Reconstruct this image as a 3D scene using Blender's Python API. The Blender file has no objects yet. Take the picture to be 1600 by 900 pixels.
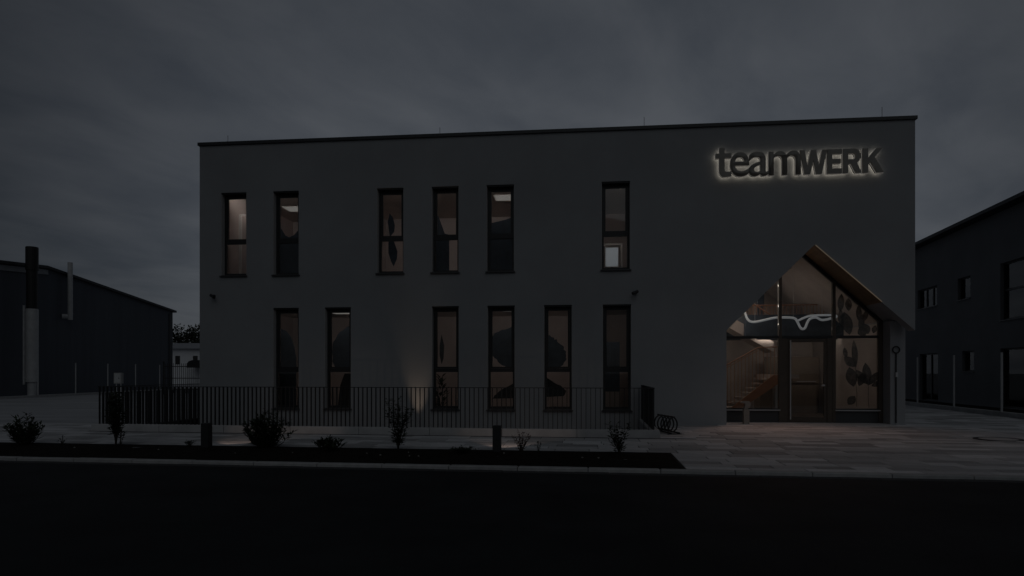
import bpy, bmesh, math, random
from mathutils import Matrix, Vector, noise as mnoise
R = math.radians
random.seed(11)
scene = bpy.context.scene
COL = scene.collection

# ------------------------------------------------------------------ camera
EYE = 1.35
cam_d = bpy.data.cameras.new('camera')
cam = bpy.data.objects.new('camera', cam_d)
COL.objects.link(cam)
cam.location = (0, 0, EYE)
cam.rotation_euler = (R(90), 0, 0)
cam_d.sensor_width = 36
cam_d.lens = 22.5
cam_d.shift_y = 133 / 1600
cam_d.clip_end = 3000
scene.camera = cam

# ------------------------------------------------------------------ sky, sun, exposure
SUN_EL, SUN_AZ = 42, 172
SKY = 0.062
world = bpy.data.worlds.new('World')
scene.world = world
world.use_nodes = True
wn, wl = world.node_tree.nodes, world.node_tree.links
wn.clear()
w_out = wn.new('ShaderNodeOutputWorld')
w_bg = wn.new('ShaderNodeBackground')
w_bg.inputs['Strength'].default_value = SKY
w_sky = wn.new('ShaderNodeTexSky')
w_sky.sky_type = 'NISHITA'
w_sky.sun_disc = False
w_sky.sun_elevation = R(SUN_EL)
w_sky.sun_rotation = R(SUN_AZ)
w_tc = wn.new('ShaderNodeTexCoord')
w_sep = wn.new('ShaderNodeSeparateXYZ')
wl.new(w_tc.outputs['Generated'], w_sep.inputs[0])
w_add = wn.new('ShaderNodeMath'); w_add.operation = 'ADD'; w_add.inputs[1].default_value = 0.22
w_max = wn.new('ShaderNodeMath'); w_max.operation = 'MAXIMUM'; w_max.inputs[1].default_value = 0.0
wl.new(w_sep.outputs['Z'], w_max.inputs[0]); wl.new(w_max.outputs[0], w_add.inputs[0])
w_dx = wn.new('ShaderNodeMath'); w_dx.operation = 'DIVIDE'
w_dy = wn.new('ShaderNodeMath'); w_dy.operation = 'DIVIDE'
wl.new(w_sep.outputs['X'], w_dx.inputs[0]); wl.new(w_add.outputs[0], w_dx.inputs[1])
wl.new(w_sep.outputs['Y'], w_dy.inputs[0]); wl.new(w_add.outputs[0], w_dy.inputs[1])
w_cmb = wn.new('ShaderNodeCombineXYZ')
wl.new(w_dx.outputs[0], w_cmb.inputs[0]); wl.new(w_dy.outputs[0], w_cmb.inputs[1])
w_map = wn.new('ShaderNodeMapping')
w_pre = wn.new('ShaderNodeMapping')
w_pre.inputs['Rotation'].default_value = (0, 0, R(-52))
wl.new(w_cmb.outputs[0], w_pre.inputs[0])
w_map.inputs['Location'].default_value = (3.1, 1.4, 0)
w_map.inputs['Scale'].default_value = (1.0, 1.55, 1)
wl.new(w_pre.outputs[0], w_map.inputs[0])
w_n1 = wn.new('ShaderNodeTexNoise'); w_n1.inputs['Scale'].default_value = 2.6
w_n1.inputs['Detail'].default_value = 7; w_n1.inputs['Roughness'].default_value = 0.52
w_n1.inputs['Distortion'].default_value = 0.35
w_n2 = wn.new('ShaderNodeTexNoise'); w_n2.inputs['Scale'].default_value = 0.7
w_n2.inputs['Detail'].default_value = 3
wl.new(w_map.outputs[0], w_n1.inputs['Vector']); wl.new(w_map.outputs[0], w_n2.inputs['Vector'])
w_nm = wn.new('ShaderNodeMix'); w_nm.data_type = 'FLOAT'; w_nm.inputs[0].default_value = 0.38
wl.new(w_n1.outputs['Fac'], w_nm.inputs[2]); wl.new(w_n2.outputs['Fac'], w_nm.inputs[3])
w_rmp = wn.new('ShaderNodeValToRGB')          # overcast deck: dark and pale cloud
w_rmp.color_ramp.elements[0].position = 0.34
w_rmp.color_ramp.elements[0].color = (0.53, 0.61, 0.74, 1)
w_rmp.color_ramp.elements[1].position = 0.64
w_rmp.color_ramp.elements[1].color = (0.92, 1.0, 1.13, 1)
wl.new(w_nm.outputs[0], w_rmp.inputs[0])
w_el = wn.new('ShaderNodeMapRange')           # the deck is thinner and paler low down
w_el.inputs['From Min'].default_value = 0.0; w_el.inputs['From Max'].default_value = 0.75
w_el.inputs['To Min'].default_value = 0.98; w_el.inputs['To Max'].default_value = 0.50
wl.new(w_sep.outputs['Z'], w_el.inputs['Value'])
w_mul = wn.new('ShaderNodeVectorMath'); w_mul.operation = 'SCALE'
w_dot = wn.new('ShaderNodeVectorMath'); w_dot.operation = 'DOT_PRODUCT'      # dusk glow through the deck
w_dot.inputs[1].default_value = Vector((0.10, 1.0, 0.38)).normalized()
wl.new(w_tc.outputs['Generated'], w_dot.inputs[0])
w_gl = wn.new('ShaderNodeMapRange'); w_gl.interpolation_type = 'SMOOTHSTEP'
w_gl.inputs['From Min'].default_value = 0.60; w_gl.inputs['From Max'].default_value = 1.0
w_gl.inputs['To Min'].default_value = 0.42; w_gl.inputs['To Max'].default_value = 1.66
wl.new(w_dot.outputs['Value'], w_gl.inputs['Value'])
w_em = wn.new('ShaderNodeMath'); w_em.operation = 'MULTIPLY'
wl.new(w_el.outputs[0], w_em.inputs[0]); wl.new(w_gl.outputs[0], w_em.inputs[1])
wl.new(w_rmp.outputs[0], w_mul.inputs[0]); wl.new(w_em.outputs[0], w_mul.inputs['Scale'])
w_mix = wn.new('ShaderNodeMix'); w_mix.data_type = 'RGBA'; w_mix.inputs[0].default_value = 0.985
wl.new(w_sky.outputs[0], w_mix.inputs[6]); wl.new(w_mul.outputs[0], w_mix.inputs[7])
wl.new(w_mix.outputs[2], w_bg.inputs['Color'])
wl.new(w_bg.outputs[0], w_out.inputs[0])

sun_d = bpy.data.lights.new('sun', 'SUN')
sun_d.energy = 0.11
sun_d.angle = R(60)
sun_d.color = (0.92, 0.97, 1.0)
sun = bpy.data.objects.new('sun', sun_d)
COL.objects.link(sun)
az = R(SUN_AZ)
sd = Vector((math.sin(az) * math.cos(R(SUN_EL)), math.cos(az) * math.cos(R(SUN_EL)), math.sin(R(SUN_EL))))
sun.rotation_euler = sd.to_track_quat('Z', 'Y').to_euler()

vs = scene.view_settings
vs.view_transform = 'Standard'; vs.look = 'None'; vs.exposure = 0; vs.gamma = 1
scene.render.engine = 'CYCLES'
scene.cycles.max_bounces = 8
scene.cycles.transparent_max_bounces = 16
scene.cycles.caustics_reflective = False
scene.cycles.caustics_refractive = False

# ------------------------------------------------------------------ frames
def frame(angle, origin):
    return Matrix.Translation(Vector(origin)) @ Matrix.Rotation(angle, 4, 'Z')
FB = frame(math.atan2(-0.099504, 0.995037), (1.705, 17.055, 0))   # office building: x along facade, y into it
FS = frame(math.atan2(-0.12892, 0.99166), (0, 0, 0))              # street: x along kerb, y away from road
FN = frame(math.atan2(0.981, 0.196), (17.6, 18.0, 0))             # right neighbour: x along its wall, -y into it
FW = Matrix.Identity(4)
T = Matrix.Translation

# ------------------------------------------------------------------ materials
def new_mat(name):
    m = bpy.data.materials.new(name); m.use_nodes = True
    return m, m.node_tree.nodes, m.node_tree.links, m.node_tree.nodes['Principled BSDF']

def mat(name, col, rough=0.7, metal=0.0, var=0.12, scale=3.0, bump=0.0, bscale=60.0, spec=0.5, rnd=0.0, island=False, streak=None):
    m, n, l, b = new_mat(name)
    b.inputs['Roughness'].default_value = rough
    b.inputs['Metallic'].default_value = metal
    b.inputs['Specular IOR Level'].default_value = spec
    tc = n.new('ShaderNodeTexCoord')
    mp = n.new('ShaderNodeMapping')
    if streak: mp.inputs['Scale'].default_value = streak
    l.new(tc.outputs['Object'], mp.inputs[0])
    t = n.new('ShaderNodeTexNoise'); t.inputs['Scale'].default_value = scale
    t.inputs['Detail'].default_value = 6; t.inputs['Roughness'].default_value = 0.6
    l.new(mp.outputs[0], t.inputs['Vector'])
    mr = n.new('ShaderNodeMapRange')
    mr.inputs['From Min'].default_value = 0.3; mr.inputs['From Max'].default_value = 0.7
    mr.inputs['To Min'].default_value = 1 - var; mr.inputs['To Max'].default_value = 1 + var
    l.new(t.outputs['Fac'], mr.inputs['Value'])
    fac = mr.outputs[0]
    if rnd:
        if island:
            g = n.new('ShaderNodeNewGeometry'); src = g.outputs['Random Per Island']
        else:
            g = n.new('ShaderNodeObjectInfo'); src = g.outputs['Random']
        m2 = n.new('ShaderNodeMapRange')
        m2.inputs['To Min'].default_value = 1 - rnd; m2.inputs['To Max'].default_value = 1 + rnd
        l.new(src, m2.inputs['Value'])
        mm = n.new('ShaderNodeMath'); mm.operation = 'MULTIPLY'
        l.new(fac, mm.inputs[0]); l.new(m2.outputs[0], mm.inputs[1]); fac = mm.outputs[0]
    sc = n.new('ShaderNodeVectorMath'); sc.operation = 'SCALE'
    sc.inputs[0].default_value = col[:3]
    l.new(fac, sc.inputs['Scale'])
    l.new(sc.outputs[0], b.inputs['Base Color'])
    if bump:
        t2 = n.new('ShaderNodeTexNoise'); t2.inputs['Scale'].default_value = bscale
        t2.inputs['Detail'].default_value = 4
        l.new(tc.outputs['Object'], t2.inputs['Vector'])
        bp = n.new('ShaderNodeBump'); bp.inputs['Strength'].default_value = bump
        bp.inputs['Distance'].default_value = 0.01
        l.new(t2.outputs['Fac'], bp.inputs['Height']); l.new(bp.outputs[0], b.inputs['Normal'])
    return m

def emit(name, col, strength):
    m, n, l, b = new_mat(name)
    b.inputs['Base Color'].default_value = (0.6, 0.6, 0.6, 1)
    b.inputs['Emission Color'].default_value = (*col, 1)
    b.inputs['Emission Strength'].default_value = strength
    return m

def glass(name, tint=(0.93, 0.95, 0.95), refl=1.0):
    m, n, l, b = new_mat(name)
    n.remove(b)
    out = n['Material Output']
    tr = n.new('ShaderNodeBsdfTransparent'); tr.inputs[0].default_value = (*tint, 1)
    gl = n.new('ShaderNodeBsdfGlossy'); gl.inputs['Roughness'].default_value = 0.01
    gl.inputs['Color'].default_value = (refl, refl, refl, 1)
    fr = n.new('ShaderNodeFresnel'); fr.inputs['IOR'].default_value = 1.5
    mx = n.new('ShaderNodeMixShader')
    l.new(fr.outputs[0], mx.inputs[0]); l.new(tr.outputs[0], mx.inputs[1]); l.new(gl.outputs[0], mx.inputs[2])
    l.new(mx.outputs[0], out.inputs[0])
    return m

M = {}
M['plaster'] = mat('plaster', (0.318, 0.328, 0.341), 0.9, var=0.09, scale=0.45, bump=0.35, bscale=90, spec=0.2)
M['coping'] = mat('coping', (0.03, 0.033, 0.037), 0.45, var=0.1)
M['frame'] = mat('frame', (0.018, 0.019, 0.021), 0.45, var=0.1)
M['bronze'] = mat('bronze', (0.075, 0.058, 0.045), 0.5, var=0.12, scale=6)
M['sill'] = mat('sill', (0.05, 0.052, 0.055), 0.4, var=0.1)
M['reveal'] = mat('reveal', (0.62, 0.61, 0.60), 0.7, var=0.05)
M['glass'] = glass('glass')
M['dark_glass'] = mat('dark_glass', (0.012, 0.013, 0.016), 0.06, var=0.05, spec=0.9)
M['room'] = mat('room', (0.55, 0.47, 0.445), 0.9, var=0.08, scale=1.5)
M['lobby'] = mat('lobby', (0.48, 0.41, 0.37), 0.9, var=0.1, scale=1.5)
M['ceil'] = mat('ceil', (0.55, 0.47, 0.42), 0.9, var=0.05)
M['floor_in'] = mat('floor_in', (0.22, 0.17, 0.13), 0.5, var=0.15)
M['navy'] = mat('navy', (0.048, 0.064, 0.088), 0.8, var=0.25, scale=4)
M['leafdecal'] = mat('leafdecal', (0.055, 0.056, 0.058), 0.7, var=0.25, scale=6)
def film(name, col, clear):
    m, n, l, b = new_mat(name)
    b.inputs['Base Color'].default_value = (*col, 1); b.inputs['Roughness'].default_value = 0.6
    tr = n.new('ShaderNodeBsdfTransparent'); mx = n.new('ShaderNodeMixShader')
    tx = n.new('ShaderNodeTexNoise'); tx.inputs['Scale'].default_value = 9; tc = n.new('ShaderNodeTexCoord'); l.new(tc.outputs['Object'], tx.inputs['Vector'])
    mr = n.new('ShaderNodeMapRange'); mr.inputs['To Min'].default_value = clear-.3; mr.inputs['To Max'].default_value = clear+.3; l.new(tx.outputs['Fac'], mr.inputs['Value'])
    l.new(mr.outputs[0], mx.inputs[0]); l.new(b.outputs[0], mx.inputs[1]); l.new(tr.outputs[0], mx.inputs[2])
    l.new(mx.outputs[0], n['Material Output'].inputs[0]); return m
M['leaf_film'] = film('leaf_film', (0.05, 0.05, 0.052), 0.45)
M['white_in'] = mat('white_in', (0.72, 0.7, 0.68), 0.7, var=0.04)
M['rail_in'] = mat('rail_in', (0.42, 0.20, 0.11), 0.5, var=0.1)
M['wood'] = mat('wood', (0.26, 0.175, 0.10), 0.6, var=0.25, scale=2.5, streak=(1, 14, 1), rnd=0.12)
M['paint_steel'] = mat('paint_steel', (0.022, 0.023, 0.025), 0.55, var=0.15)
M['steel'] = mat('steel', (0.50, 0.505, 0.51), 0.45, metal=0.0, var=0.12, scale=3)
M['galv'] = mat('galv', (0.50, 0.51, 0.52), 0.55, metal=0.0, var=0.15)
M['concrete'] = mat('concrete', (0.46, 0.46, 0.465), 0.85, var=0.15, scale=2.2, bump=0.3, bscale=70, rnd=0.06)
M['kerb'] = mat('kerb', (0.40, 0.40, 0.40), 0.8, var=0.18, scale=5, bump=0.4, bscale=90, rnd=0.08)
M['pit'] = mat('pit', (0.06, 0.062, 0.065), 0.9, var=0.2)
M['slab'] = mat('slab', (0.49, 0.49, 0.50), 0.75, var=0.14, scale=4.5, bump=0.3, bscale=80, rnd=0.38)
M['slab_far'] = mat('slab_far', (0.49, 0.49, 0.50), 0.75, var=0.14, scale=4.5, bump=0.3, bscale=80, rnd=0.38, island=True)
M['joint'] = mat('joint', (0.06, 0.06, 0.062), 0.95, var=0.3, scale=1.2)
M['forecourt'] = mat('forecourt', (0.40, 0.405, 0.42), 0.85, var=0.22, scale=0.6, streak=(0.4, 2.2, 1), bump=0.3, bscale=60)
M['asphalt'] = mat('asphalt', (0.021, 0.022, 0.0245), 0.8, var=0.35, scale=0.8, bump=0.5, bscale=160, spec=0.2)
M['soil'] = mat('soil', (0.016, 0.013, 0.011), 0.95, var=0.5, scale=9, bump=1.0, bscale=40, spec=0.1)
M['hall'] = mat('hall', (0.085, 0.095, 0.115), 0.7, var=0.12, scale=0.4, streak=(0.2, 5, 0.2))
M['hall_trim'] = mat('hall_trim', (0.03, 0.033, 0.038), 0.6)
M['roof_pale'] = mat('roof_pale', (0.30, 0.31, 0.33), 0.6)
M['neighbour'] = mat('neighbour', (0.21, 0.215, 0.225), 0.9, var=0.12, scale=0.5, bump=0.3, bscale=70)
M['black'] = mat('black', (0.012, 0.012, 0.013), 0.6, var=0.2)
M['white_wall'] = mat('white_wall', (0.74, 0.75, 0.77), 0.9, var=0.08, scale=0.6)
M['leaf'] = mat('leaf', (0.028, 0.042, 0.02), 0.6, var=0.35, scale=8)
M['leaf_red'] = mat('leaf_red', (0.07, 0.025, 0.02), 0.6, var=0.35, scale=8)
M['stem'] = mat('stem', (0.03, 0.022, 0.016), 0.8, var=0.3, scale=20)
M['far_leaf'] = mat('far_leaf', (0.03, 0.04, 0.022), 0.7, var=0.5, scale=0.4)
M['pebble'] = mat('pebble', (0.3, 0.29, 0.27), 0.8, rnd=0.3)
M['rubber'] = mat('rubber', (0.012, 0.012, 0.012), 0.8)
M['car'] = mat('car', (0.02, 0.022, 0.026), 0.3, var=0.05)
M['letter'] = mat('letter', (0.30, 0.28, 0.25), 0.5, var=0.12, scale=4)
M['box_grey'] = mat('box_grey', (0.40, 0.40, 0.39), 0.6, var=0.1)
M['tap'] = mat('tap', (0.30, 0.27, 0.24), 0.6, var=0.15)
M['e_panel'] = emit('e_panel', (1.0, 0.93, 0.86), 0.13)
M['e_fill_strip'] = emit('e_fill_strip', (1.0, 0.92, 0.87), 9.5)
M['e_fill_strip_low'] = emit('e_fill_strip_low', (1.0, 0.90, 0.84), 5.5)
M['e_lobby_fill'] = emit('e_lobby_fill', (1.0, 0.85, 0.75), 6.0)
M['e_down'] = emit('e_down', (1.0, 0.76, 0.64), 6.0)
M['e_ribbon'] = emit('e_ribbon', (0.92, 0.95, 1.0), 0.085)
M['e_halo'] = emit('e_halo', (1.0, 0.90, 0.74), 0.78)
M['e_edge'] = emit('e_edge', (1.0, 0.95, 0.86), 0.075)
M['e_led'] = emit('e_led', (1.0, 0.70, 0.38), 0.055)
M['e_glow_panel'] = emit('e_glow_panel', (0.86, 0.92, 1.0), 0.10)
M['e_bollard'] = emit('e_bollard', (1.0, 0.78, 0.66), 2.0)
M['e_up'] = emit('e_up', (1.0, 0.75, 0.55), 0.5)

# ------------------------------------------------------------------ mesh helpers
class MB:
    def __init__(s): s.v = []; s.f = []
    def poly(s, pts):
        b = len(s.v); s.v += [tuple(p) for p in pts]; s.f.append(list(range(b, b + len(pts))))
    def box(s, x0, x1, y0, y1, z0, z1):
        b = len(s.v)
        s.v += [(x0,y0,z0),(x1,y0,z0),(x1,y1,z0),(x0,y1,z0),(x0,y0,z1),(x1,y0,z1),(x1,y1,z1),(x0,y1,z1)]
        s.f += [[b+i for i in q] for q in ((0,3,2,1),(4,5,6,7),(0,1,5,4),(1,2,6,5),(2,3,7,6),(3,0,4,7))]
        return s
    def cbox(s, x0, x1, y0, y1, z0, z1, c):       # box with a chamfered top edge
        b = len(s.v)
        s.v += [(x0,y0,z0),(x1,y0,z0),(x1,y1,z0),(x0,y1,z0),(x0,y0,z1-c),(x1,y0,z1-c),(x1,y1,z1-c),(x0,y1,z1-c),
                (x0+c,y0+c,z1),(x1-c,y0+c,z1),(x1-c,y1-c,z1),(x0+c,y1-c,z1)]
        s.f += [[b+i for i in q] for q in ((0,3,2,1),(0,1,5,4),(1,2,6,5),(2,3,7,6),(3,0,4,7),
                (4,5,9,8),(5,6,10,9),(6,7,11,10),(7,4,8,11),(8,9,10,11))]
        return s
    def prism(s, pts, y0, y1):                     # (x,z) outline, anticlockwise from the front, extruded along y
        b = len(s.v); n = len(pts)
        s.v += [(x, y0, z) for x, z in pts] + [(x, y1, z) for x, z in pts]
        s.f.append([b+i for i in range(n)]); s.f.append([b+n+i for i in reversed(range(n))])
        for i in range(n):
            j = (i+1) % n; s.f.append([b+j, b+i, b+n+i, b+n+j])
        return s
    def tube(s, path, r, n=8, closed=False, cap=True):
        P = [Vector(p) for p in path]; m = len(P)
        rr = r if isinstance(r, (list, tuple)) else [r]*m
        b = len(s.v); prev = None
        for i, p in enumerate(P):
            if closed: t = P[(i+1) % m] - P[i-1]
            else: t = P[min(i+1, m-1)] - P[max(i-1, 0)]
            t.normalize()
            if prev is None:
                a = Vector((0,0,1)) if abs(t.z) < 0.9 else Vector((1,0,0))
                u = t.cross(a).normalized()
            else:
                u = (prev - t*prev.dot(t)).normalized()
            prev = u; w = t.cross(u)
            for k in range(n):
                a = 2*math.pi*k/n
                s.v.append(tuple(p + (u*math.cos(a) + w*math.sin(a))*rr[i]))
        for i in range(m if closed else m-1):
            i2 = (i+1) % m
            for k in range(n):
                k2 = (k+1) % n
                s.f.append([b+i*n+k, b+i*n+k2, b+i2*n+k2, b+i2*n+k])
        if cap and not closed:
            s.f.append([b+k for k in reversed(range(n))]); s.f.append([b+(m-1)*n+k for k in range(n)])
        return s
    def lathe(s, prof, n=24, cx=0, cy=0, cap=True):
        b = len(s.v); m = len(prof)
        for r, z in prof:
            for k in range(n):
                a = 2*math.pi*k/n; s.v.append((cx+r*math.cos(a), cy+r*math.sin(a), z))
        for i in range(m-1):
            for k in range(n):
                k2 = (k+1) % n; s.f.append([b+i*n+k, b+i*n+k2, b+(i+1)*n+k2, b+(i+1)*n+k])
        if cap: s.f.append([b+k for k in reversed(range(n))]); s.f.append([b+(m-1)*n+k for k in range(n)])
        return s
    def leaf(s, p, d, up, L, W, fold=0.25):
        d = Vector(d).normalized(); sd_ = d.cross(Vector(up))
        if sd_.length < 1e-3: sd_ = d.cross(Vector((1,0,0)))
        sd_.normalize(); nn = sd_.cross(d); p = Vector(p)
        b = len(s.v)
        s.v += [tuple(p), tuple(p+d*L*0.45+sd_*W*0.5+nn*W*fold), tuple(p+d*L), tuple(p+d*L*0.45-sd_*W*0.5+nn*W*fold), tuple(p+d*L*0.5)]
        s.f += [[b,b+1,b+4],[b+1,b+2,b+4],[b+4,b+2,b+3],[b,b+4,b+3]]
    def mesh(s, name, m, smooth=False):
        me = bpy.data.meshes.new(name); me.from_pydata(s.v, [], s.f); me.update()
        if m is not None: me.materials.append(M[m] if isinstance(m, str) else m)
        if smooth:
            for p in me.polygons: p.use_smooth = True
        return me
    def build(s, name, m, parent=None, mw=None, smooth=False):
        o = bpy.data.objects.new(name, s.mesh(name, m, smooth)); COL.objects.link(o)
        if parent is not None: o.parent = parent
        if mw is not None: o.matrix_local = mw
        return o

def tag(o, label=None, cat=None, group=None, kind=None):
    if label: o['label'] = label
    if cat: o['category'] = cat
    if group: o['group'] = group
    if kind: o['kind'] = kind
    return o
def empty(name, mw, label, cat, group=None):
    o = bpy.data.objects.new(name, None); COL.objects.link(o); o.empty_display_size = 0.2
    o.matrix_local = mw
    return tag(o, label, cat, group)
def inst(me, name, parent=None, mw=None):
    o = bpy.data.objects.new(name, me); COL.objects.link(o)
    if parent is not None: o.parent = parent
    if mw is not None: o.matrix_local = mw
    return o
def box(name, m, parent, *a, mw=None): return MB().box(*a).build(name, m, parent, mw)

# ================================================================== ground, road, pavement
HS0, HS1, HD0, HD1 = -11.62, 1.22, 13.75, 20.5      # the light well cut into the ground
KD0, KD1 = 9.05, 9.19                               # kerb front / back
g = MB()
xs = [-900, HS0, HS1, 900]; ys = [KD1-0.05, HD0, HD1, 1500]
for i in range(3):
    for j in range(3):
        if i == 1 and j == 1: continue
        g.poly([(xs[i],ys[j],-0.012),(xs[i+1],ys[j],-0.012),(xs[i+1],ys[j+1],-0.012),(xs[i],ys[j+1],-0.012)])
tag(g.build('ground', 'forecourt', None, FS), kind='structure')
g = MB(); N = 40
for i in range(N):
    for j in range(6):
        x0, x1 = -60+120*i/N, -60+120*(i+1)/N; y0, y1 = -40+49.0*j/6, -40+49.0*(j+1)/6
        g.poly([(x0,y0,-0.045),(x1,y0,-0.045),(x1,y1,-0.045),(x0,y1,-0.045)])
tag(g.build('road', 'asphalt', None, FS), kind='structure')
g = MB()
g.poly([(-900,-1200,-0.06),(900,-1200,-0.06),(900,KD1,-0.06),(-900,KD1,-0.06)])
tag(g.build('far_ground', 'asphalt', None, FS), kind='structure')

# kerb stones
kroot = bpy.data.objects.new('kerb', None); COL.objects.link(kroot); kroot.matrix_local = FS; tag(kroot, kind='structure')
kme = MB().cbox(0.006, 0.994, 0, KD1-KD0-0.004, -0.12, 0.012, 0.012).mesh('kerb_stone', 'kerb')
for i in range(30):
    inst(kme, 'kerb_stone', kroot, T((-16.1+i, KD0 + random.uniform(-.002,.002), random.uniform(-.003,.002))))
# gutter of flat setts along the kerb
gme = MB().cbox(0.003, 0.497, 0, 0.15, -0.10, -0.036, 0.006).mesh('gutter_stone', M['joint'])
for i in range(60):
    inst(gme, 'gutter_stone', kroot, T((-16.3+i*0.5, KD0-0.158, random.uniform(-.003,.002))))

# planting bed
BD1, BS1 = 11.08, 1.27
random.seed(3)
g = MB(); nx, ny = 150, 16
bx0, bx1, by0, by1 = -18.0, BS1-0.02, KD1+0.005, BD1-0.02
for i in range(nx+1):
    for j in range(ny+1):
        x = bx0+(bx1-bx0)*i/nx; y = by0+(by1-by0)*j/ny
        e = min(1, min(i, nx-i, j, ny-j)/2)
        z = -0.006 + e*(0.018 + 0.03*mnoise.noise(Vector((x*2.1, y*2.1, 0))) + 0.014*mnoise.noise(Vector((x*7, y*7, 3))))
        g.v.append((x, y, z))
for i in range(nx):
    for j in range(ny):
        a = i*(ny+1)+j; g.f.append([a, a+ny+1, a+ny+2, a+1])
tag(g.build('planting_bed', 'soil', None, FS, smooth=True), kind='structure')
# steel edging strip round the bed
g = MB(); g.box(bx0, BS1, BD1-0.012, BD1, -0.05, 0.004); g.box(BS1-0.012, BS1, KD1+0.004, BD1-0.013, -0.05, 0.004)
tag(g.build('bed_edging', 'paint_steel', None, FS), kind='structure')

# pavement slabs laid in rows along the kerb
proot = bpy.data.objects.new('pavement', None); COL.objects.link(proot); proot.matrix_local = FS; tag(proot, kind='structure')
random.seed(21)
LEN = (0.5, 0.6, 0.75, 0.9); DEP = (0.25, 0.3, 0.4, 0.3)
slab_mesh = {}
def smesh(L, D):
    if (L, D) not in slab_mesh:
        slab_mesh[(L, D)] = MB().cbox(0.005, L-0.005, 0.005, D-0.005, -0.05, 0, 0.007).mesh('paving_slab', 'slab')
    return slab_mesh[(L, D)]
def free(s, d, L, D):
    c = Vector((s+L/2, d+D/2))
    if d < BD1 and s < BS1: return False
    if d + D > HD0-0.12 and s+L > HS0-0.12 and s < HS1+0.12 and d < HD1: return False
    w = FB.inverted() @ (FS @ Vector((s+L/2, d+D/2, 0)))
    if -10.7 < w.x < 8.6 and w.y > -0.25 and not (w.x > 3.85 and w.y < 1.3): return False
    wl_ = FS @ Vector((s+L/2, d+D/2, 0))
    if wl_.x > 15.0 + 0.2*(wl_.y-20): return False
    if s < HS0 and d > 15.2: return False
    if (s+L/2-8.19)**2 + (d+D/2-14.28)**2 < 0.55**2: return False
    return True
cells = []
d = KD1 + 0.004
while d < 26:
    D = random.choice(DEP)
    for (e0) in (BD1, HD0-0.1):
        if d < e0 < d + D + 0.12: D = e0 - d
    if D < 0.15: D = max(D, 0.04)
    s = -16.5 + random.uniform(0, 0.8)
    if d < BD1: s = BS1 + 0.002
    while s < 15.5:
        L = random.choice(LEN)
        if free(s, d, L, D): cells.append((s, d, L, round(D, 4)))
        elif s < HS0 < s+L and free(s, d, max(0.1, HS0-0.13-s), D): cells.append((s, d, round(HS0-0.13-s, 3), round(D, 4)))
        elif s < HS1 < s + L and d > HD0-0.2:
            s2 = HS1 + 0.13; 
            if free(s2, d, L, D): cells.append((s2, d, L, round(D, 4)))
            s = s2
        s += L
    d += D
def visible(c):
    w = FS @ Vector((c[0]+c[2]/2, c[1]+c[3]/2, 0))
    a = w.x / w.y
    return -0.83 < a < 0.83
cells.sort(key=lambda c: (not visible(c), (FS @ Vector((c[0], c[1], 0))).length))
for c in cells[:300]:
    inst(smesh(c[2], c[3]), 'paving_slab', proot, T((c[0], c[1], random.uniform(-.003, .0015))) )
rest = MB()
for c in cells[300:]:
    z = random.uniform(-.003, .0015)
    rest.cbox(c[0]+.003, c[0]+c[2]-.003, c[1]+.003, c[1]+c[3]-.003, -0.05, z, 0.005)
tag(rest.build('distant_slabs', 'slab_far', proot), kind='stuff')
# bedding under the slabs shows in the joints
g = MB()
g.poly([(BS1, KD1-0.01, -0.0085), (15.4, KD1-0.01, -0.0085), (15.4, HD0-0.1, -0.0085), (BS1, HD0-0.1, -0.0085)])
g.poly([(-16.4, BD1, -0.008), (BS1-.001, BD1, -0.008), (BS1-.001, HD0-0.1, -0.008), (-16.4, HD0-0.1, -0.008)])
tag(g.build('slab_bedding', 'joint', None, FS), kind='structure')

# manhole cover
mh = empty('manhole_cover', FS @ T((8.19, 14.28, 0)), 'round concrete manhole cover with dark iron ring in the paving', 'manhole cover')
MB().lathe([(0.43, -0.05), (0.43, 0.004), (0.345, 0.004), (0.345, -0.05)], 40, cap=False).build('iron_ring', 'black', mh)
MB().lathe([(0.338, -0.05), (0.338, 0.002), (0.30, 0.006)], 40).build('cover', 'concrete', mh)

# ================================================================== light well, plinth and railing
lw = MB()
zb = -1.3
lw.poly([(HS0,HD0,zb),(HS1,HD0,zb),(HS1,HD1,zb),(HS0,HD1,zb)])
lw.poly([(HS0,HD0,zb),(HS0,HD0,0),(HS1,HD0,0),(HS1,HD0,zb)])
lw.poly([(HS0,HD0,zb),(HS0,HD1,zb),(HS0,HD1,0),(HS0,HD0,0)])
lw.poly([(HS1,HD0,zb),(HS1,HD0,0),(HS1,HD1,0),(HS1,HD1,zb)])
lw.poly([(HS0,HD1,zb),(HS1,HD1,zb),(HS1,HD1,0),(HS0,HD1,0)])
tag(lw.build('light_well', 'pit', None, FS), kind='structure')

PH = 0.155
pl = empty('concrete_plinth', FS @ T((HS0, HD0, 0)), 'low pale concrete upstand carrying the railing round the light well', 'plinth')
W_ = HS1-HS0; n = 8
for i in range(n):
    a, b = W_*i/n, W_*(i+1)/n
    if i == n-1: b += 0.12
    if i == 0: a -= 0.12
    MB().cbox(a+.006, b-.006, -0.12, 0.10, -0.05, PH, 0.008).build('kerb_block', 'concrete', pl)
for i in range(3):
    a, b = 0.1+1.1*i, 0.1+1.1*(i+1)
    MB().cbox(W_-0.10, W_+0.12, a+.003, b-.003, -0.05, PH, 0.008).build('kerb_block', 'concrete', pl)

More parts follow.
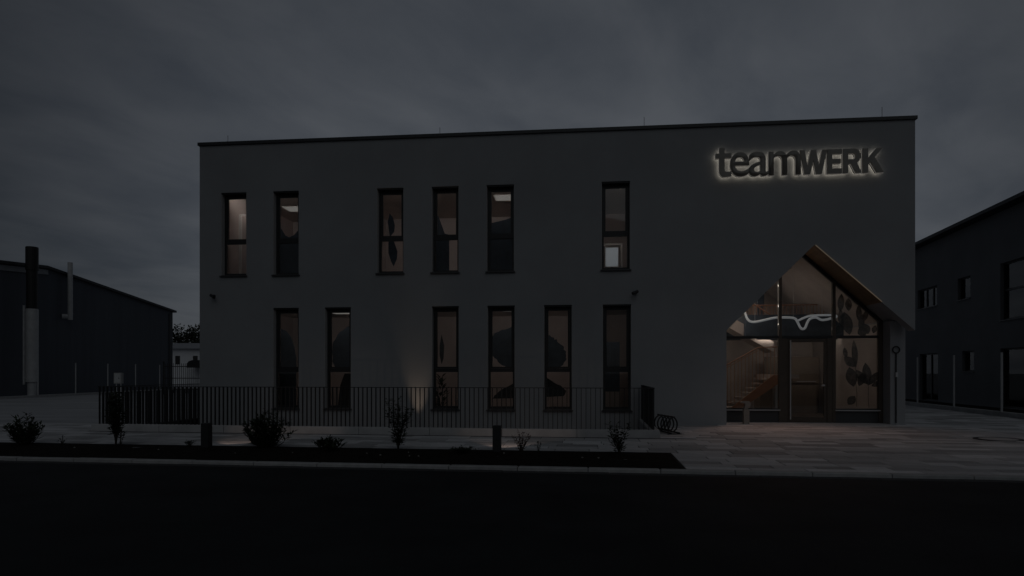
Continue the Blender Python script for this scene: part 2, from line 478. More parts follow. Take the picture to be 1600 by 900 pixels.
rl = empty('steel_railing', FS @ T((HS0, HD0, PH)), 'black flat bar steel railing around the light well in front of the facade', 'railing')
bar_f = MB().box(-.006, .006, -.025, .025, 0.0, 0.87).mesh('bar', 'paint_steel')
bar_s = MB().box(-.025, .025, -.006, .006, 0.0, 0.87).mesh('bar', 'paint_steel')
nb = int(W_/0.1005)
for i in range(nb+1):
    inst(bar_f, 'bar', rl, T((i*W_/nb, 0, 0)))
MB().box(-.025, W_+.025, -.026, .026, 0.87, 0.885).build('top_rail', 'paint_steel', rl)
RL = 3.35
for i in range(1, 33): inst(bar_s, 'bar', rl, T((W_, i*RL/32, 0)))
MB().box(W_-.026, W_+.026, 0.027, RL, 0.87, 0.885).build('top_rail', 'paint_steel', rl)
LL = 6.2
for i in range(1, 60): inst(bar_s, 'bar', rl, T((0, i*LL/59, -PH+0.02)))
MB().box(-.026, .026, 0.027, LL, 0.87, 0.885).build('top_rail', 'paint_steel', rl)
MB().box(-.10, .10, 0.03, LL, -PH-0.10, -PH+0.02).build('side_edging', 'paint_steel', rl)

# ================================================================== office building
UL, UR, H = -10.595, 8.546, 7.83
G0, GE0, GA, GAZ, GE1 = 3.90, 2.46, 6.10, 4.65, 2.43        # gable opening of the entrance
TH = 0.34; DEPTH = 12.0
ob = empty('office_building', FB, 'grey rendered two storey office building with narrow tall windows and gabled glass entrance', 'building')
UPW = [-9.58, -8.05, -5.07, -3.54, -2.03, 1.05]
LOW = [-8.05, -6.555, -3.535, -2.01, -0.48, 1.08]
WW, UZ0, UZ1, LZ0, LZ1 = 0.745, 4.095, 6.432, 0.368, 3.172
def wall_column(mb, a, b, ups, lows):
    spans = []
    if lows: spans.append((LZ0, LZ1))
    if ups: spans.append((UZ0, UZ1))
    z = -1.3
    for s0, s1 in spans:
        mb.box(a, b, 0, TH, z, s0); z = s1
    mb.box(a, b, 0, TH, z, H)
edges = sorted({round(x, 4) for c in UPW+LOW for x in (c-WW/2, c+WW/2)} | {UL, G0})
# windows of the two storeys that share an axis differ by a few millimetres: work on the union of their edges
wall = MB()
for a, b in zip(edges[:-1], edges[1:]):
    m_ = (a+b)/2
    wall_column(wall, a, b, any(abs(m_-c) < WW/2 for c in UPW), any(abs(m_-c) < WW/2 for c in LOW))
wall.prism([(G0,GE0),(GA,GAZ),(GA,H),(G0,H)], 0, TH)
wall.prism([(GA,GAZ),(UR,GE1),(UR,H),(GA,H)], 0, TH)
wall.box(UL, UL+TH, TH, DEPTH, -1.3, H)
wall.box(UR-TH, UR, TH+0.66, DEPTH, 0, H)                       # right side wall behind the open corner
wall.box(UR-TH, UR, TH, TH+0.66, GE1+0.31, H)
wall.box(UL+TH, UR-TH, DEPTH-TH, DEPTH, 0, H)
wall.build('wall', 'plaster', ob)
MB().box(UL+TH, UR-TH, TH, DEPTH-TH, H-0.35, H-0.2).build('roof', 'coping', ob)
cp = MB()
cp.box(UL-.04, UR+.04, -.045, TH+.05, H-0.055, H+0.03); cp.box(UL-.04, UL+TH, TH+.052, DEPTH, H-0.055, H+0.03); cp.box(UR-TH, UR+.04, TH+.052, DEPTH, H-0.055, H+0.03)
cp.build('coping', 'coping', ob)
for u, h in ((-9.87, .24), (-3.73, .24), (1.81, .3), (7.84, .32)):
    MB().tube([(u, 0.2, H+.02), (u, 0.2, H+h+.05)], .008, 5).build('lightning_rod', 'galv', ob)

def window(c, z0, z1, zt):
    a, b = c-WW/2, c+WW/2
    y0, y1 = 0.17, 0.25
    w = MB(); t = 0.065
    w.box(a+.002, a+t, y0, y1, z0+.002, z1-.002); w.box(b-t, b-.002, y0, y1, z0+.002, z1-.002)
    w.box(a+t, b-t, y0+.001, y1, z1-.09, z1-.002); w.box(a+t, b-t, y0+.001, y1, z0+.002, z0+.075)
    w.box(a+t, b-t, y0-.004, y1, zt-.05, zt+.05)
    root = w.build('window', 'frame', ob)
    # opening sash of the upper light
    s_ = MB(); q = 0.045
    za, zb_ = zt+.05, z1-.09
    s_.box(a+t+.002, a+t+q, y0+.014, y1-.01, za+.002, zb_-.002); s_.box(b-t-q, b-t-.002, y0+.014, y1-.01, za+.002, zb_-.002)
    s_.box(a+t+q, b-t-q, y0+.015, y1-.01, zb_-q, zb_-.002); s_.box(a+t+q, b-t-q, y0+.015, y1-.01, za+.002, za+q)
    s_.build('sash', 'frame', root)
    MB().box(a+t+q, b-t-q, y0+.03, y0+.042, za+q, zb_-q).build('pane', 'glass', root)
    MB().box(a+t, b-t, y0+.03, y0+.042, z0+.075, zt-.05).build('pane', 'glass', root)
    sl = MB()
    sl.box(a-.03, b+.03, -.06, -.003, z0-.035, z0-.005); sl.box(a+.003, b-.003, -.004, y0, z0-.003, z0+.012)
    sl.build('sill', 'sill', root)
    rv = MB(); rv.box(a+.001, a+.005, .004, y0-.001, z0+.014, z1-.042); rv.box(b-.005, b-.001, .004, y0-.001, z0+.014, z1-.042)
    rv.build('reveal_lining', 'reveal', root)
    hd = MB(); hd.box(a+.003, b-.003, 0.03, y0-.003, z1-.04, z1-.003); hd.build('blind_box', 'frame', root)
for c in UPW: window(c, UZ0, UZ1, 5.06)
for c in LOW: window(c, LZ0, LZ1, 1.43)

# interior shell: one office per storey
CU, CL, BV = 6.79, 3.33, 5.0
def shell(name, u0, u1, z0, z1, v0, v1):
    mb = MB()
    mb.box(u0, u1, v1, v1+.1, z0, z1)
    mb.box(u1, u1+.1, v0, v1, z0, z1); mb.box(u0-.1, u0, v0, v1, z0, z1)
    mb.build('partition', 'room', ob)
    MB().box(u0, u1, v0, v1, z1, z1+.15).build('ceiling', 'ceil', ob)
    MB().box(u0, u1, v0, v1, z0-.15, z0).build('floor', 'floor_in', ob)
shell('upper', UL+TH+.12, 3.5, 3.6, CU, TH+.002, BV)
shell('lower', UL+TH+.12, 3.5, 0.02, CL, TH+.002, BV)
for (u, z0, z1) in ((-6.8, 3.6, CU), (-0.4, 3.6, CU), (-5.2, 0.02, CL), (0.35, 0.02, CL)):
    box('partition', 'room', ob, u, u+.1, TH+0.01, BV, z0, z1-.002)
# unseen fill strips, added above the windows to brighten the office rooms
k = 0
for z, cs in ((CU, UPW), (CL, LOW)):
    for c in cs:
        r = empty('hidden_fill_strip', FB @ T((c, 0.62, z)), 'unseen fill strip added above the %s %s floor office window' % (('first', 'second', 'third', 'fourth', 'fifth', 'sixth')[cs.index(c)], 'upper' if z == CU else 'ground'), 'light', 'unseen fill strips along the office window wall')
        MB().box(-.62, .62, -.02, .07, -.14, -.001).build('housing', 'white_in', r)
        MB().box(-.6, .6, .0705, .074, -.13, -.035).build('diffuser', 'e_fill_strip' if z == CU else 'e_fill_strip_low', r)
for (u, v, z, nm) in ((-9.25, 3.2, CU, 'square ceiling panel behind the second upper window from the railed corner'),
                      (-2.2, 2.55, CU, 'square ceiling panel behind the upper window above the middle bollard'),
                      (-7.62, 3.1, CL, 'ceiling panel behind the lower window with the half round dark shape'),
                      (-2.0, 2.75, CL, 'ceiling panel over the dark tree panel on the ground floor')):
    r = empty('ceiling_panel_light', FB @ T((u, v, z)), nm, 'light', 'square office ceiling panels')
    MB().box(-.31, .31, -.31, .31, -.02, -.001).build('housing', 'white_in', r)
    MB().box(-.29, .29, -.29, .29, -.026, -.021).build('diffuser', 'e_panel', r)

# cut-out panels and furniture seen through the windows
def cutout(name, pts, v, m, label, cat, th=0.02, group=None, root_pts=None):
    bx = sum(p[0] for p in pts)/len(pts); bz = min(p[1] for p in pts)
    o = MB().prism([(x-bx, z-bz) for x, z in pts], -th/2, th/2).build(name, m, None, FB @ T((bx, v, bz)))
    return tag(o, label, cat, group)
def rough(pts, n=4, amp=0.02):
    out = []
    for i in range(len(pts)):
        a, b = Vector(pts[i]), Vector(pts[(i+1) % len(pts)])
        for k in range(n):
            p = a.lerp(b, k/n); out.append((p.x+random.uniform(-amp, amp), p.y+random.uniform(-amp, amp)))
    return out
random.seed(5)
cutout('arched_panel', [(-8.95,.03),(-8.223,.03),(-8.204,1.463),(-8.204,1.784),(-8.263,2.105),(-8.361,2.407),(-8.518,2.597),(-8.656,2.655),(-8.8,2.63),(-8.95,2.5)][::1], 1.0, 'navy', 'dark arched panel behind the ground floor window at the railed corner', 'panel')
cutout('round_panel', rough([(-6.1,1.35),(-6.1,2.72),(-6.512,2.752),(-6.705,2.66),(-6.937,2.493),(-7.072,2.25),(-7.111,1.969),(-7.092,1.688),(-7.014,1.462)][::-1],3,.012), 1.0, 'navy', 'dark half round tree crown panel in a ground floor window', 'panel')
cutout('stem_panel', [(-6.95,.4),(-6.25,.4),(-6.3,1.0),(-6.45,1.34),(-6.75,1.34),(-6.88,1.0)], 1.05, 'leafdecal', 'dark tapering trunk panel below the half round panel', 'panel')
crown = [(-1.412,1.441),(-1.814,1.459),(-2.108,1.569),(-2.328,1.77),(-2.476,2.045),(-2.439,2.32),(-2.292,2.483),(-2.089,2.573),(-1.814,2.663),(-1.54,2.697),(-1.266,2.659),(-0.902,2.475),(-0.685,2.383),(-0.504,2.255),(-0.342,2.073),(-0.27,1.892),(-0.288,1.675),(-0.396,1.531),(-0.631,1.459)]
cutout('tree_crown_panel', rough(crown[::-1],4,.025), 1.0, 'navy', 'large dark teal tree crown panel spanning two ground floor windows', 'panel')
trunk = [(-1.54,1.459),(-0.993,1.459),(-0.812,1.223),(-0.54,1.042),(-0.27,0.862),(-0.36,0.681),(-2.365,0.637),(-2.181,0.82),(-1.814,1.04),(-1.594,1.223)]
cutout('tree_trunk_panel', rough(trunk[::-1],3,.02), 1.03, 'leafdecal', 'dark trunk panel with flaring roots under the tree crown panel', 'panel')
cutout('feather_panel', [(-5.319,5.641),(-5.263,5.894),(-5.17,5.764),(-5.114,5.545),(-5.133,5.364),(-5.226,5.257),(-5.133,5.073),(-5.04,4.799),(-5.058,4.582),(-5.151,4.383),(-5.226,4.53),(-5.3,4.768),(-5.3,5.04),(-5.263,5.258)][::-1], .6, 'navy', 'dark feather shaped cut out hanging in an upper window', 'panel')
cutout('slim_panel', [(-3.767,2.432),(-3.694,2.125),(-3.712,1.764),(-3.767,1.602),(-3.822,1.855),(-3.822,2.125)][::-1], .6, 'leafdecal', 'slim dark leaf cut out hanging in a ground floor window', 'panel')
cutout('slanted_panel', [(-4.114,6.076),(-3.927,5.831),(-3.758,5.366),(-3.627,5.327),(-3.627,3.62),(-4.114,3.62)][::-1], 1.0, 'navy', 'dark slanted panel in the upper window beside the feather cut out', 'panel')
cutout('wavy_panel', rough([(-2.75,5.6),(-2.55,5.615),(-2.273,5.663),(-1.997,5.73),(-1.704,5.814),(-1.5,5.85),(-1.5,3.62),(-2.75,3.62)][::-1],3,.008), 1.0, 'navy', 'dark navy panel with wavy top in an upper window', 'panel')
cutout('notched_panel', [(-8.95,5.95),(-8.735,5.72),(-8.538,5.413),(-8.42,5.354),(-8.263,5.426),(-8.066,5.648),(-7.9,5.8),(-7.9,3.62),(-8.95,3.62)][::-1], 1.0, 'navy', 'dark panel with a notched top in the second upper window', 'panel')
cb = empty('white_cabinet', FB @ T((-9.95, 1.3, 3.6)), 'tall white cabinet behind the first upper window', 'cabinet')
MB().box(-.32, .12, 0, .5, 0, 2.55).build('body', 'white_in', cb)
MB().box(-.31, -.09, -.025, -.002, .05, 2.5).build('door', 'white_in', cb); MB().box(-.08, .11, -.025, -.002, .05, 2.5).build('door', 'room', cb)
MB().tube([(-.11,-.05,1.2),(-.11,-.05,1.5)], .008, 6).build('handle', 'steel', cb)
sc_ = empty('glow_panel', FB @ T((1.05, 2.0, 3.6)), 'added pale glowing display screen on a stand in the last upper window', 'screen')  # glowing panel added to stand for the doorway-like brightness upstairs
MB().box(-.20, .20, -.02, .02, .88, 1.48).build('bezel', 'white_in', sc_)
MB().box(-.175, .185, -.024, -.021, .905, 1.455).build('rectangle', 'e_glow_panel', sc_)
MB().box(-.03, .03, -.01, .03, .03, .88).build('stand', 'frame', sc_); MB().box(-.2, .2, -.15, .15, 0, .03).build('foot', 'frame', sc_)
df = empty('door_casing', FB @ T((1.35, 2.2, 3.6)), 'pale door casing beside the glowing panel upstairs', 'casing')
MB().box(-.03, .03, -.05, .05, 0, 1.62).build('jamb', 'white_in', df); MB().box(-.55, -.031, -.05, .05, 1.56, 1.62).build('head', 'white_in', df)
wb = empty('dark_cupboard', FB @ T((1.08, 2.2, .02)), 'dark cupboard standing behind the ground floor window by the railing end', 'cupboard')
MB().box(-.28, .22, 0, .5, .78, 2.26).build('body', 'navy', wb); MB().box(-.28, .22, 0, .5, 0, .775).build('base', 'lobby', wb)
MB().box(-.026, -.02, -.01, -.001, .8, 2.24).build('door_gap', 'black', wb)
def pot_plant(u, v, z0, h, w, label):
    r = empty('potted_plant', FB @ T((u, v, z0)), label, 'plant')
    MB().lathe([(.10,0),(.14,.28),(.12,.28)], 16).build('pot', 'leafdecal', r)
    f = MB()
    for i in range(70):
        a = random.uniform(0, 6.28); zz = random.uniform(.3, h); rr = w*math.sin(math.pi*(zz/h*.85+.1))*random.uniform(.2, 1)
        f.leaf((rr*math.cos(a)*.5, rr*math.sin(a)*.5, zz), (math.cos(a), math.sin(a), .9), (0,0,1), .2, .06)
    f.build('foliage', 'leaf', r)
pot_plant(-3.83, .8, .02, 1.22, .3, 'bushy potted plant behind the ground floor window with the leaf cut out')

# ---------------- entrance recess: soffits, glazing, door
GV = 0.92
def gz(u, dz=0.0):
    return (GE0 + (u-G0)/(GA-G0)*(GAZ-GE0) if u < GA else GAZ + (u-GA)/(UR-GA)*(GE1-GAZ)) + dz
sf = MB()
sf.prism([(G0-.12, GE0+.0), (GA, GAZ+.002), (GA, GAZ+.1), (G0-.12, GE0+.1)], TH+.001, GV+.06)
sf.build('soffit', 'plaster', ob)
# right soffit: timber boards running back from the facade edge
sr = MB()
nbd = 16; uE = 7.74
sl_ = (GE1-GAZ)/(UR-GA)
sr.prism([(GA, GAZ+.032), (UR-TH-.003, gz(UR-TH-.003)+.032), (UR-TH-.003, gz(UR-TH-.003)+.12), (GA, GAZ+.12)], TH+.001, GV+.06)
sro = sr.build('soffit', 'plaster', ob)
for i in range(nbd):
    a = GA+.01+(uE-GA-.01)*i/nbd; b = GA+.01+(uE-GA-.01)*(i+1)/nbd - .006
    MB().prism([(a, gz(a)-.012), (b, gz(b)-.012), (b, gz(b)+.03), (a, gz(a)+.03)], 0.004, GV-.01).build('soffit_board', 'wood', ob)
lp = MB().prism([(GA+.02, gz(GA+.02)-.002), (uE, gz(uE)-.002), (uE, gz(uE)+.010), (GA+.02, gz(GA+.02)+.010)], -.035, -.003)
lp.build('edge_light', 'e_led', ob)
# inner face of the recess and pier at the open corner
wall2 = MB()
wall2.box(G0-TH, G0-.002, TH+.001, 6.0, 0, GE0)
wall2.build('recess_wall', 'plaster', ob)
wp = MB(); wp.box(8.17, UR-.003, 0.48, TH+.655, 0, 2.72); wp.build('corner_pier', 'plaster', ob)

GL, GR_ = G0+.003, 8.165
def top(u): return gz(u) - .05
fr = MB()
def vbar(u, w, z0, y0=GV-.06, y1=GV+.06):
    fr.prism([(u-w/2, z0), (u+w/2, z0), (u+w/2, top(u+w/2)-.02), (u-w/2, top(u-w/2)-.02)], y0, y1)
vbar(5.52, .075, 0.02); vbar(6.92, .075, 0.02); vbar(GR_-.055, .105, 0.02); vbar(GL+.03, .05, 0.02)
frame_o = fr.build('entrance_frame', 'bronze', ob)
hd = MB()
for a, b in ((GL, GA), (GA, GR_)):
    hd.prism([(a, top(a)-.085), (b, top(b)-.085), (b, top(b)+.02), (a, top(a)+.02)], GV-.055, GV+.055)
hd.build('rafter_frame', 'frame', frame_o)
tr_ = MB(); tr_.box(GL+.055, 5.48, GV-.05, GV+.05, 2.29, 2.36); tr_.box(5.56, 6.88, GV-.05, GV+.05, 2.29, 2.36); tr_.box(6.96, GR_-.11, GV-.05, GV+.05, 2.29, 2.36)
tr_.build('transom', 'frame', frame_o)
sb = MB()
for a, b in ((GL+.055, 5.48), (6.96, GR_-.11)):
    sb.box(a, b, GV-.05, GV+.05, .33, .39)
sb.build('bottom_rail', 'frame', frame_o)
for a, b in ((GL+.055, 5.48), (6.96, GR_-.11)):
    box('apron_panel', 'sill', ob, a, b, GV-.035, GV+.05, 0.02, .325)
    box('ledge', 'steel', ob, a-.02, b+.02, GV-.12, GV-.052, .335, .36)
panes = []
for a, b in ((GL+.055, 5.48), (6.96, GR_-.11)):
    MB().box(a, b, GV-.006, GV+.006, .39, 2.29).build('pane', 'glass', frame_o)
MB().prism([(GL+.055, 2.36), (5.48, 2.36), (5.48, top(5.48)-.085), (GL+.055, top(GL+.055)-.085)], GV-.006, GV+.006).build('pane', 'glass', frame_o)
MB().prism([(5.56, 2.36), (6.88, 2.36), (6.88, top(6.88)-.085), (GA, top(GA)-.085), (5.56, top(5.56)-.085)], GV-.006, GV+.006).build('pane', 'glass', frame_o)
MB().prism([(6.96, 2.36), (GR_-.11, 2.36), (GR_-.11, top(GR_-.11)-.085), (6.96, top(6.96)-.085)], GV-.006, GV+.006).build('pane', 'glass', frame_o)
# door: fixed side strips and one tall glazed leaf
dj = MB(); dj.box(5.56, 5.70, GV-.05, GV+.05, .02, 2.29); dj.box(6.74, 6.88, GV-.05, GV+.05, .02, 2.29)
dj.build('door_jamb', 'bronze', frame_o)
dl = MB(); dl.box(5.703, 5.80, GV-.03, GV+.03, .03, 2.285); dl.box(6.66, 6.737, GV-.03, GV+.03, .03, 2.285)
dl.box(5.80, 6.66, GV-.03, GV+.03, .03, .16); dl.box(5.80, 6.66, GV-.03, GV+.03, 2.19, 2.285)
door = dl.build('door', 'bronze', ob)
MB().box(5.80, 6.66, GV-.006, GV+.006, .16, 2.19).build('pane', 'glass', door)
MB().tube([(5.77, GV-.10, .10), (5.77, GV-.10, 2.24)], .016, 10).build('pull_bar', 'steel', door)
for z in (.35, 1.98): MB().tube([(5.77, GV-.03, z), (5.77, GV-.10, z)], .01, 8).build('bar_bracket', 'steel', door)
MB().box(6.60, 6.68, GV-.05, GV-.031, 1.0, 1.04).build('latch', 'steel', door)
MB().box(5.95, 6.45, GV-.05, GV-.032, 1.12, 1.13).build('push_plate', 'steel', door)

# ---------------- lobby behind the glazing
lb = MB()
lb.box(G0+.0, UR-TH-.002, 6.0, 6.1, 0, 4.75)
lb.build('lobby_back_wall', 'lobby', ob)
MB().box(G0, G0+.02, GV+.07, 5.99, .03, GE0).build('lobby_side_wall', 'lobby', ob)
MB().box(UR-TH-.03, UR-TH-.003, GV+.07, 5.99, .03, 2.7).build('lobby_side_wall', 'lobby', ob)
for a, b in ((G0, GA), (GA, UR-TH)):
    MB().prism([(a, gz(a)+.0), (b, gz(b)+.0), (b, gz(b)+.04), (a, gz(a)+.04)], GV+.07, 6.0).build('lobby_ceiling', 'lobby', ob)
box('lobby_floor', 'floor_in', ob, G0, UR-TH-.002, -.02 + GV+.05, 6.0, -.1, .025)
box('threshold', 'concrete', ob, G0+.002, 8.165, TH*.2, GV+.03, -.1, .012)
# gallery slab and balustrade
box('gallery_slab', 'navy', ob, 5.25, UR-TH-.04, 3.4, 5.98, 2.50, 3.16)
box('gallery_wall', 'navy', ob, 7.62, 8.10, 4.2, 4.3, 3.17, 3.45)
bal = MB(); bal.tube([(5.25, 3.45, 3.46), (8.1, 3.45, 3.46)], .02, 6)
gal = bal.build('gallery_handrail', 'rail_in', ob)
bmesh_ = MB().tube([(0,0,0),(0,0,.29)], .008, 5).mesh('baluster', 'rail_in')
for i in range(28): inst(bmesh_, 'baluster', gal, T((5.3+i*.1, 3.45, 3.17)))
MB().box(7.55, 8.0, 5.6, 5.98, 3.17, 4.4).build('gallery_cupboard', 'navy', ob)
MB().box(5.95, 6.15, 4.6, 4.8, 3.17, 4.45).build('gallery_post', 'navy', ob)
# lower stair flight, rising to the right, then the upper flight returning to the left
st = empty('lobby_stair', FB @ T((4.4, 2.6, .03)), 'brown steel stair with baluster rail inside the glazed entrance', 'stair')
def sx(u): return u-4.4
fl = MB()
fl.prism([(sx(4.35), .05), (sx(4.62), .05), (sx(6.02), 1.02), (sx(6.02), 1.26), (sx(5.85), 1.26)], 0, .05)
fl.build('stringer', 'rail_in', st)
for i in range(8):
    u = 4.36+i*.19; z = .15+i*.145
    MB().box(sx(u), sx(u+.26), .05, 1.1, z-.04, z).build('step', 'lobby', st)
MB().box(sx(5.88), sx(6.6), .05, 2.2, 1.16, 1.28).build('landing', 'lobby', st)
hr = MB(); hr.tube([(sx(4.2), -.02, 1.40), (sx(5.4), -.02, 2.08), (sx(5.95), -.02, 2.10)], .022, 6); hr.tube([(sx(4.2), -.02, 1.32), (sx(5.4), -.02, 2.0)], .012, 6)
hro = hr.build('handrail', 'rail_in', st)
for i in range(16):
    u = 4.3+i*.105; zt = min(2.06, 1.38+(u-4.2)*.567); zb_ = max(.1, .14+(u-4.3)*.7)
    MB().tube([(sx(u), -.02, zb_), (sx(u), -.02, zt)], .009, 5).build('baluster', 'rail_in', hro)
uf = MB()
uf.prism([(sx(6.15), 1.98), (sx(6.15), 2.30), (sx(4.9), 3.08), (sx(4.75), 3.08), (sx(4.75), 2.78)][::-1], 1.0, 1.9)
uf.build('upper_flight', 'lobby', st)
ur = MB(); ur.tube([(sx(6.1), .95, 3.1), (sx(5.0), .95, 3.85)], .02, 6); ur.build('upper_handrail', 'rail_in', st)
cl_ = MB().box(6.02, 6.28, 3.0, 3.26, .03, 1.05).build('lobby_post', 'white_in', ob)
# reception area seen through the door
rc = empty('reception_desk', FB @ T((6.9, 4.6, .03)), 'dark reception desk seen through the glass door', 'desk')
MB().box(-.9, .9, 0, .6, 0, 1.0).build('body', 'floor_in', rc); MB().box(-.95, .95, -.06, .64, 1.003, 1.04).build('top', 'floor_in', rc)
tv = empty('wall_screen', FB @ T((6.95, 5.95, 1.0)), 'pale grey wall panel behind the reception desk', 'panel')
MB().box(-.4, .3, -.03, 0, .18, .48).build('panel', 'white_in', tv)
box('lobby_partition', 'floor_in', ob, 6.35, 8.1, 5.2, 5.3, .03, 1.9)
# pendant ribbon light
rb = empty('ribbon_light', FB @ T((6.1, 2.0, 2.6)), 'white looping ribbon of light hanging in the glazed gable', 'light')
def spline(pts, n=6):
    out = []
    P = [Vector(p) for p in pts]
    for i in range(len(P)-1):
        p0, p1, p2, p3 = P[max(i-1,0)], P[i], P[i+1], P[min(i+2,len(P)-1)]
        for k in range(n):
            t = k/n
            out.append(0.5*((2*p1)+(p2-p0)*t+(2*p0-5*p1+4*p2-p3)*t*t+(3*p1-p0-3*p2+p3)*t**3))
    out.append(P[-1]); return out
r1 = [(4.875,3.113),(4.929,2.946),(5.019,2.852),(5.163,2.833),(5.432,2.886),(5.664,2.939),(5.878,2.956),(6.233,2.935),(6.34,2.823),(6.411,2.675),(6.481,2.62),(6.552,2.656),(6.623,2.821),(6.693,2.912),(6.852,2.948),(7.028,2.873),(7.309,2.925)]
r2 = [(6.375,2.86),(6.517,2.932),(6.729,3.004),(7.028,3.019),(7.309,3.017),(7.45,2.99),(7.40,2.94),(7.309,2.925)]
MB().tube(spline([(x-6.1, 0, z-2.6) for x, z in r1]), .034, 8).build('light_tube', 'e_ribbon', rb, smooth=True)
MB().tube(spline([(x-6.1, .09, z-2.6) for x, z in r2]), .03, 8).build('light_tube', 'e_ribbon', rb, smooth=True)
for x, z in ((5.163, 2.87), (6.233, 2.96), (7.028, 3.04)):
    MB().tube([(x-6.1, .03, z-2.6), (x-6.1, .03, gz(x)-2.6)], .004, 4).build('suspension_wire', 'steel', rb)
# lights on the slope that faces away from the street
for j, v in enumerate((1.6, 3.0, 4.4)):
    r = empty('lobby_fill_strip', FB @ T((4.9, v, gz(4.9)-.01)), 'unseen fill strip added on the sloped lobby ceiling', 'light', 'unseen fill strips on the sloped lobby ceiling')  # added fill strip, unseen from the camera, brightens the whole lobby
    MB().prism([(-.75, -.78), (.75, .78), (.75, .80), (-.75, -.76)], -.06, .06).build('housing', 'white_in', r)
    MB().prism([(-.72, -.765), (.72, .735), (.72, .74), (-.72, -.76)], -.05, .05).build('diffuser', 'e_lobby_fill', r)
for j, u in enumerate((4.35, 5.0, 5.65)):
    r = empty('soffit_downlight', FB @ T((u, .62, gz(u)-.012)), 'small round downlight in the sloped soffit over the entrance', 'light', 'downlights in the entrance soffit')
    MB().lathe([(.075, .0), (.075, -.05), (.06, -.05), (.058, .0)], 20, cap=False).build('trim_ring', 'frame', r)
    MB().lathe([(.055, -.015), (.055, -.01)], 20).build('lens', 'e_down', r)
    l2 = bpy.data.lights.new('downlight_lamp', 'SPOT'); l2.energy = 19.0; l2.color = (1, .58, .43); l2.spot_size = R(105); l2.spot_blend = 1; l2.shadow_soft_size = .06
    lo2 = bpy.data.objects.new('downlight_lamp', l2); COL.objects.link(lo2); lo2.parent = r; lo2.location = (0, 0, -.06)
    lo2.rotation_euler = Vector((-.35, 2.2, 2.4)).to_track_quat('Z', 'Y').to_euler()
r = empty('gallery_fill_strip', FB @ T((6.8, 3.46, 2.49)), 'fill strip added under the lobby gallery edge, facing away from view', 'light')  # unseen strip added to brighten the lobby behind the door
MB().box(-1.2, 1.2, -.03, .03, -.10, -.001).build('housing', 'navy', r)
MB().box(-1.15, 1.15, .031, .034, -.09, -.01).build('diffuser', 'e_lobby_fill', r)
# leaf stickers on the right hand glazing
random.seed(9)
ls = empty('leaf_stickers', FB @ T((7.5, GV+.02, .4)), 'dark botanical leaf stickers on the inside of the entrance glazing', 'stickers')
def sticker(u, z, L, W, ang, m='leaf_film'):
    n = 7; pts = []
    for i in range(n+1):
        t = i/n; pts.append((W/2*math.sin(math.pi*t)**.8, L*t))
    for i in range(n-1, 0, -1):
        t = i/n; pts.append((-W/2*math.sin(math.pi*t)**.8, L*t))
    ca, sa = math.cos(R(ang)), math.sin(R(ang))
    MB().prism([(u-7.5+x*ca-y*sa, z-.4+x*sa+y*ca) for x, y in pts], -.002, .002).build('leaf', m, ls)
for a in ((7.50,1.50,.75,.16,4),(7.52,1.52,.42,.24,50),(7.45,.98,.55,.3,12),(7.58,1.0,.42,.22,-22),(7.83,1.02,.62,.24,8),(7.80,1.02,.5,.18,-40),(7.80,1.05,.5,.2,38),(7.90,1.0,.36,.16,-68),(7.30,.50,.30,.22,-38),(7.26,1.75,.3,.12,10),
          (7.15,2.55,.55,.16,5),(7.35,2.38,.65,.30,14),(7.62,2.45,.5,.16,-6),(7.55,2.40,.28,.26,-60),(7.82,2.40,.3,.22,20),(7.95,2.42,.22,.14,-15),(7.10,3.0,.5,.18,-4),(7.32,3.02,.36,.18,2),(7.58,2.75,.45,.15,0),(7.0,2.42,.3,.2,-35),(7.72,2.75,.3,.14,-12)):
    sticker(*a)
for p in ([(7.52,.45),(7.53,.8),(7.50,1.1),(7.50,1.6)], [(7.84,.42),(7.82,.7),(7.83,1.2)]):
    MB().tube([(x-7.5, 0, z-.4) for x, z in p], .006, 4).build('stem', 'leafdecal', ls)

# things beside the entrance
tp = empty('tap_pillar', FB @ T((4.46, .26, .012)), 'short pale post with hooked head beside the glazed entrance', 'post')
MB().cbox(-.07, .07, -.07, .07, 0, .39, .01).build('post', 'tap', tp)
MB().prism([(-.06,.395),(.05,.395),(.05,.45),(.11,.47),(.12,.55),(.07,.60),(-.10,.60),(-.15,.575),(-.15,.555),(-.04,.545),(-.03,.48)], -.05, .05).build('head', 'tap', tp)
MB().lathe([(.03,.385),(.03,.40)], 12).build('collar', 'black', tp)
rg = empty('door_control', FB @ T((8.30, .47, .05)), 'slim black bar with a ring on top mounted on the corner pier', 'door control')
MB().tube([(0, -.02, .0), (0, -.02, 1.82)], .016, 8).build('bar', 'black', rg)
MB().tube([(.085*math.cos(2*math.pi*i/24), -.025, 1.91+.085*math.sin(2*math.pi*i/24)) for i in range(24)], .016, 8, closed=True).build('ring', 'black', rg, smooth=True)
MB().box(-.025, .03, -.06, -.037, 1.20, 1.32).build('key_switch', 'steel', rg)

# wall cameras
for u, z, lab, sgn in ((-10.156, 3.52, 'small dark camera on the facade beside the outer left corner', 1), (1.564, 3.48, 'small dark camera on the facade above the railing end', -1)):
    r = empty('wall_camera', FB @ T((u, 0, z)), lab, 'camera')
    MB().lathe([(.045, 0), (.045, .02)], 16).build('base_plate', 'frame', r, Matrix.Rotation(R(90), 4, 'X'))
    MB().tube([(0, -.02, 0), (sgn*.01, -.08, .01), (sgn*.03, -.11, -.01)], .018, 8).build('arm', 'frame', r)
    MB().tube([(-sgn*.05, -.10, .02), (sgn*.09, -.17, -.05)], [.04, .045], 10).build('housing', 'frame', r)
    MB().tube([(sgn*.0905, -.1705, -.0502), (sgn*.098, -.175, -.054)], .03, 10).build('lens', 'dark_glass', r)

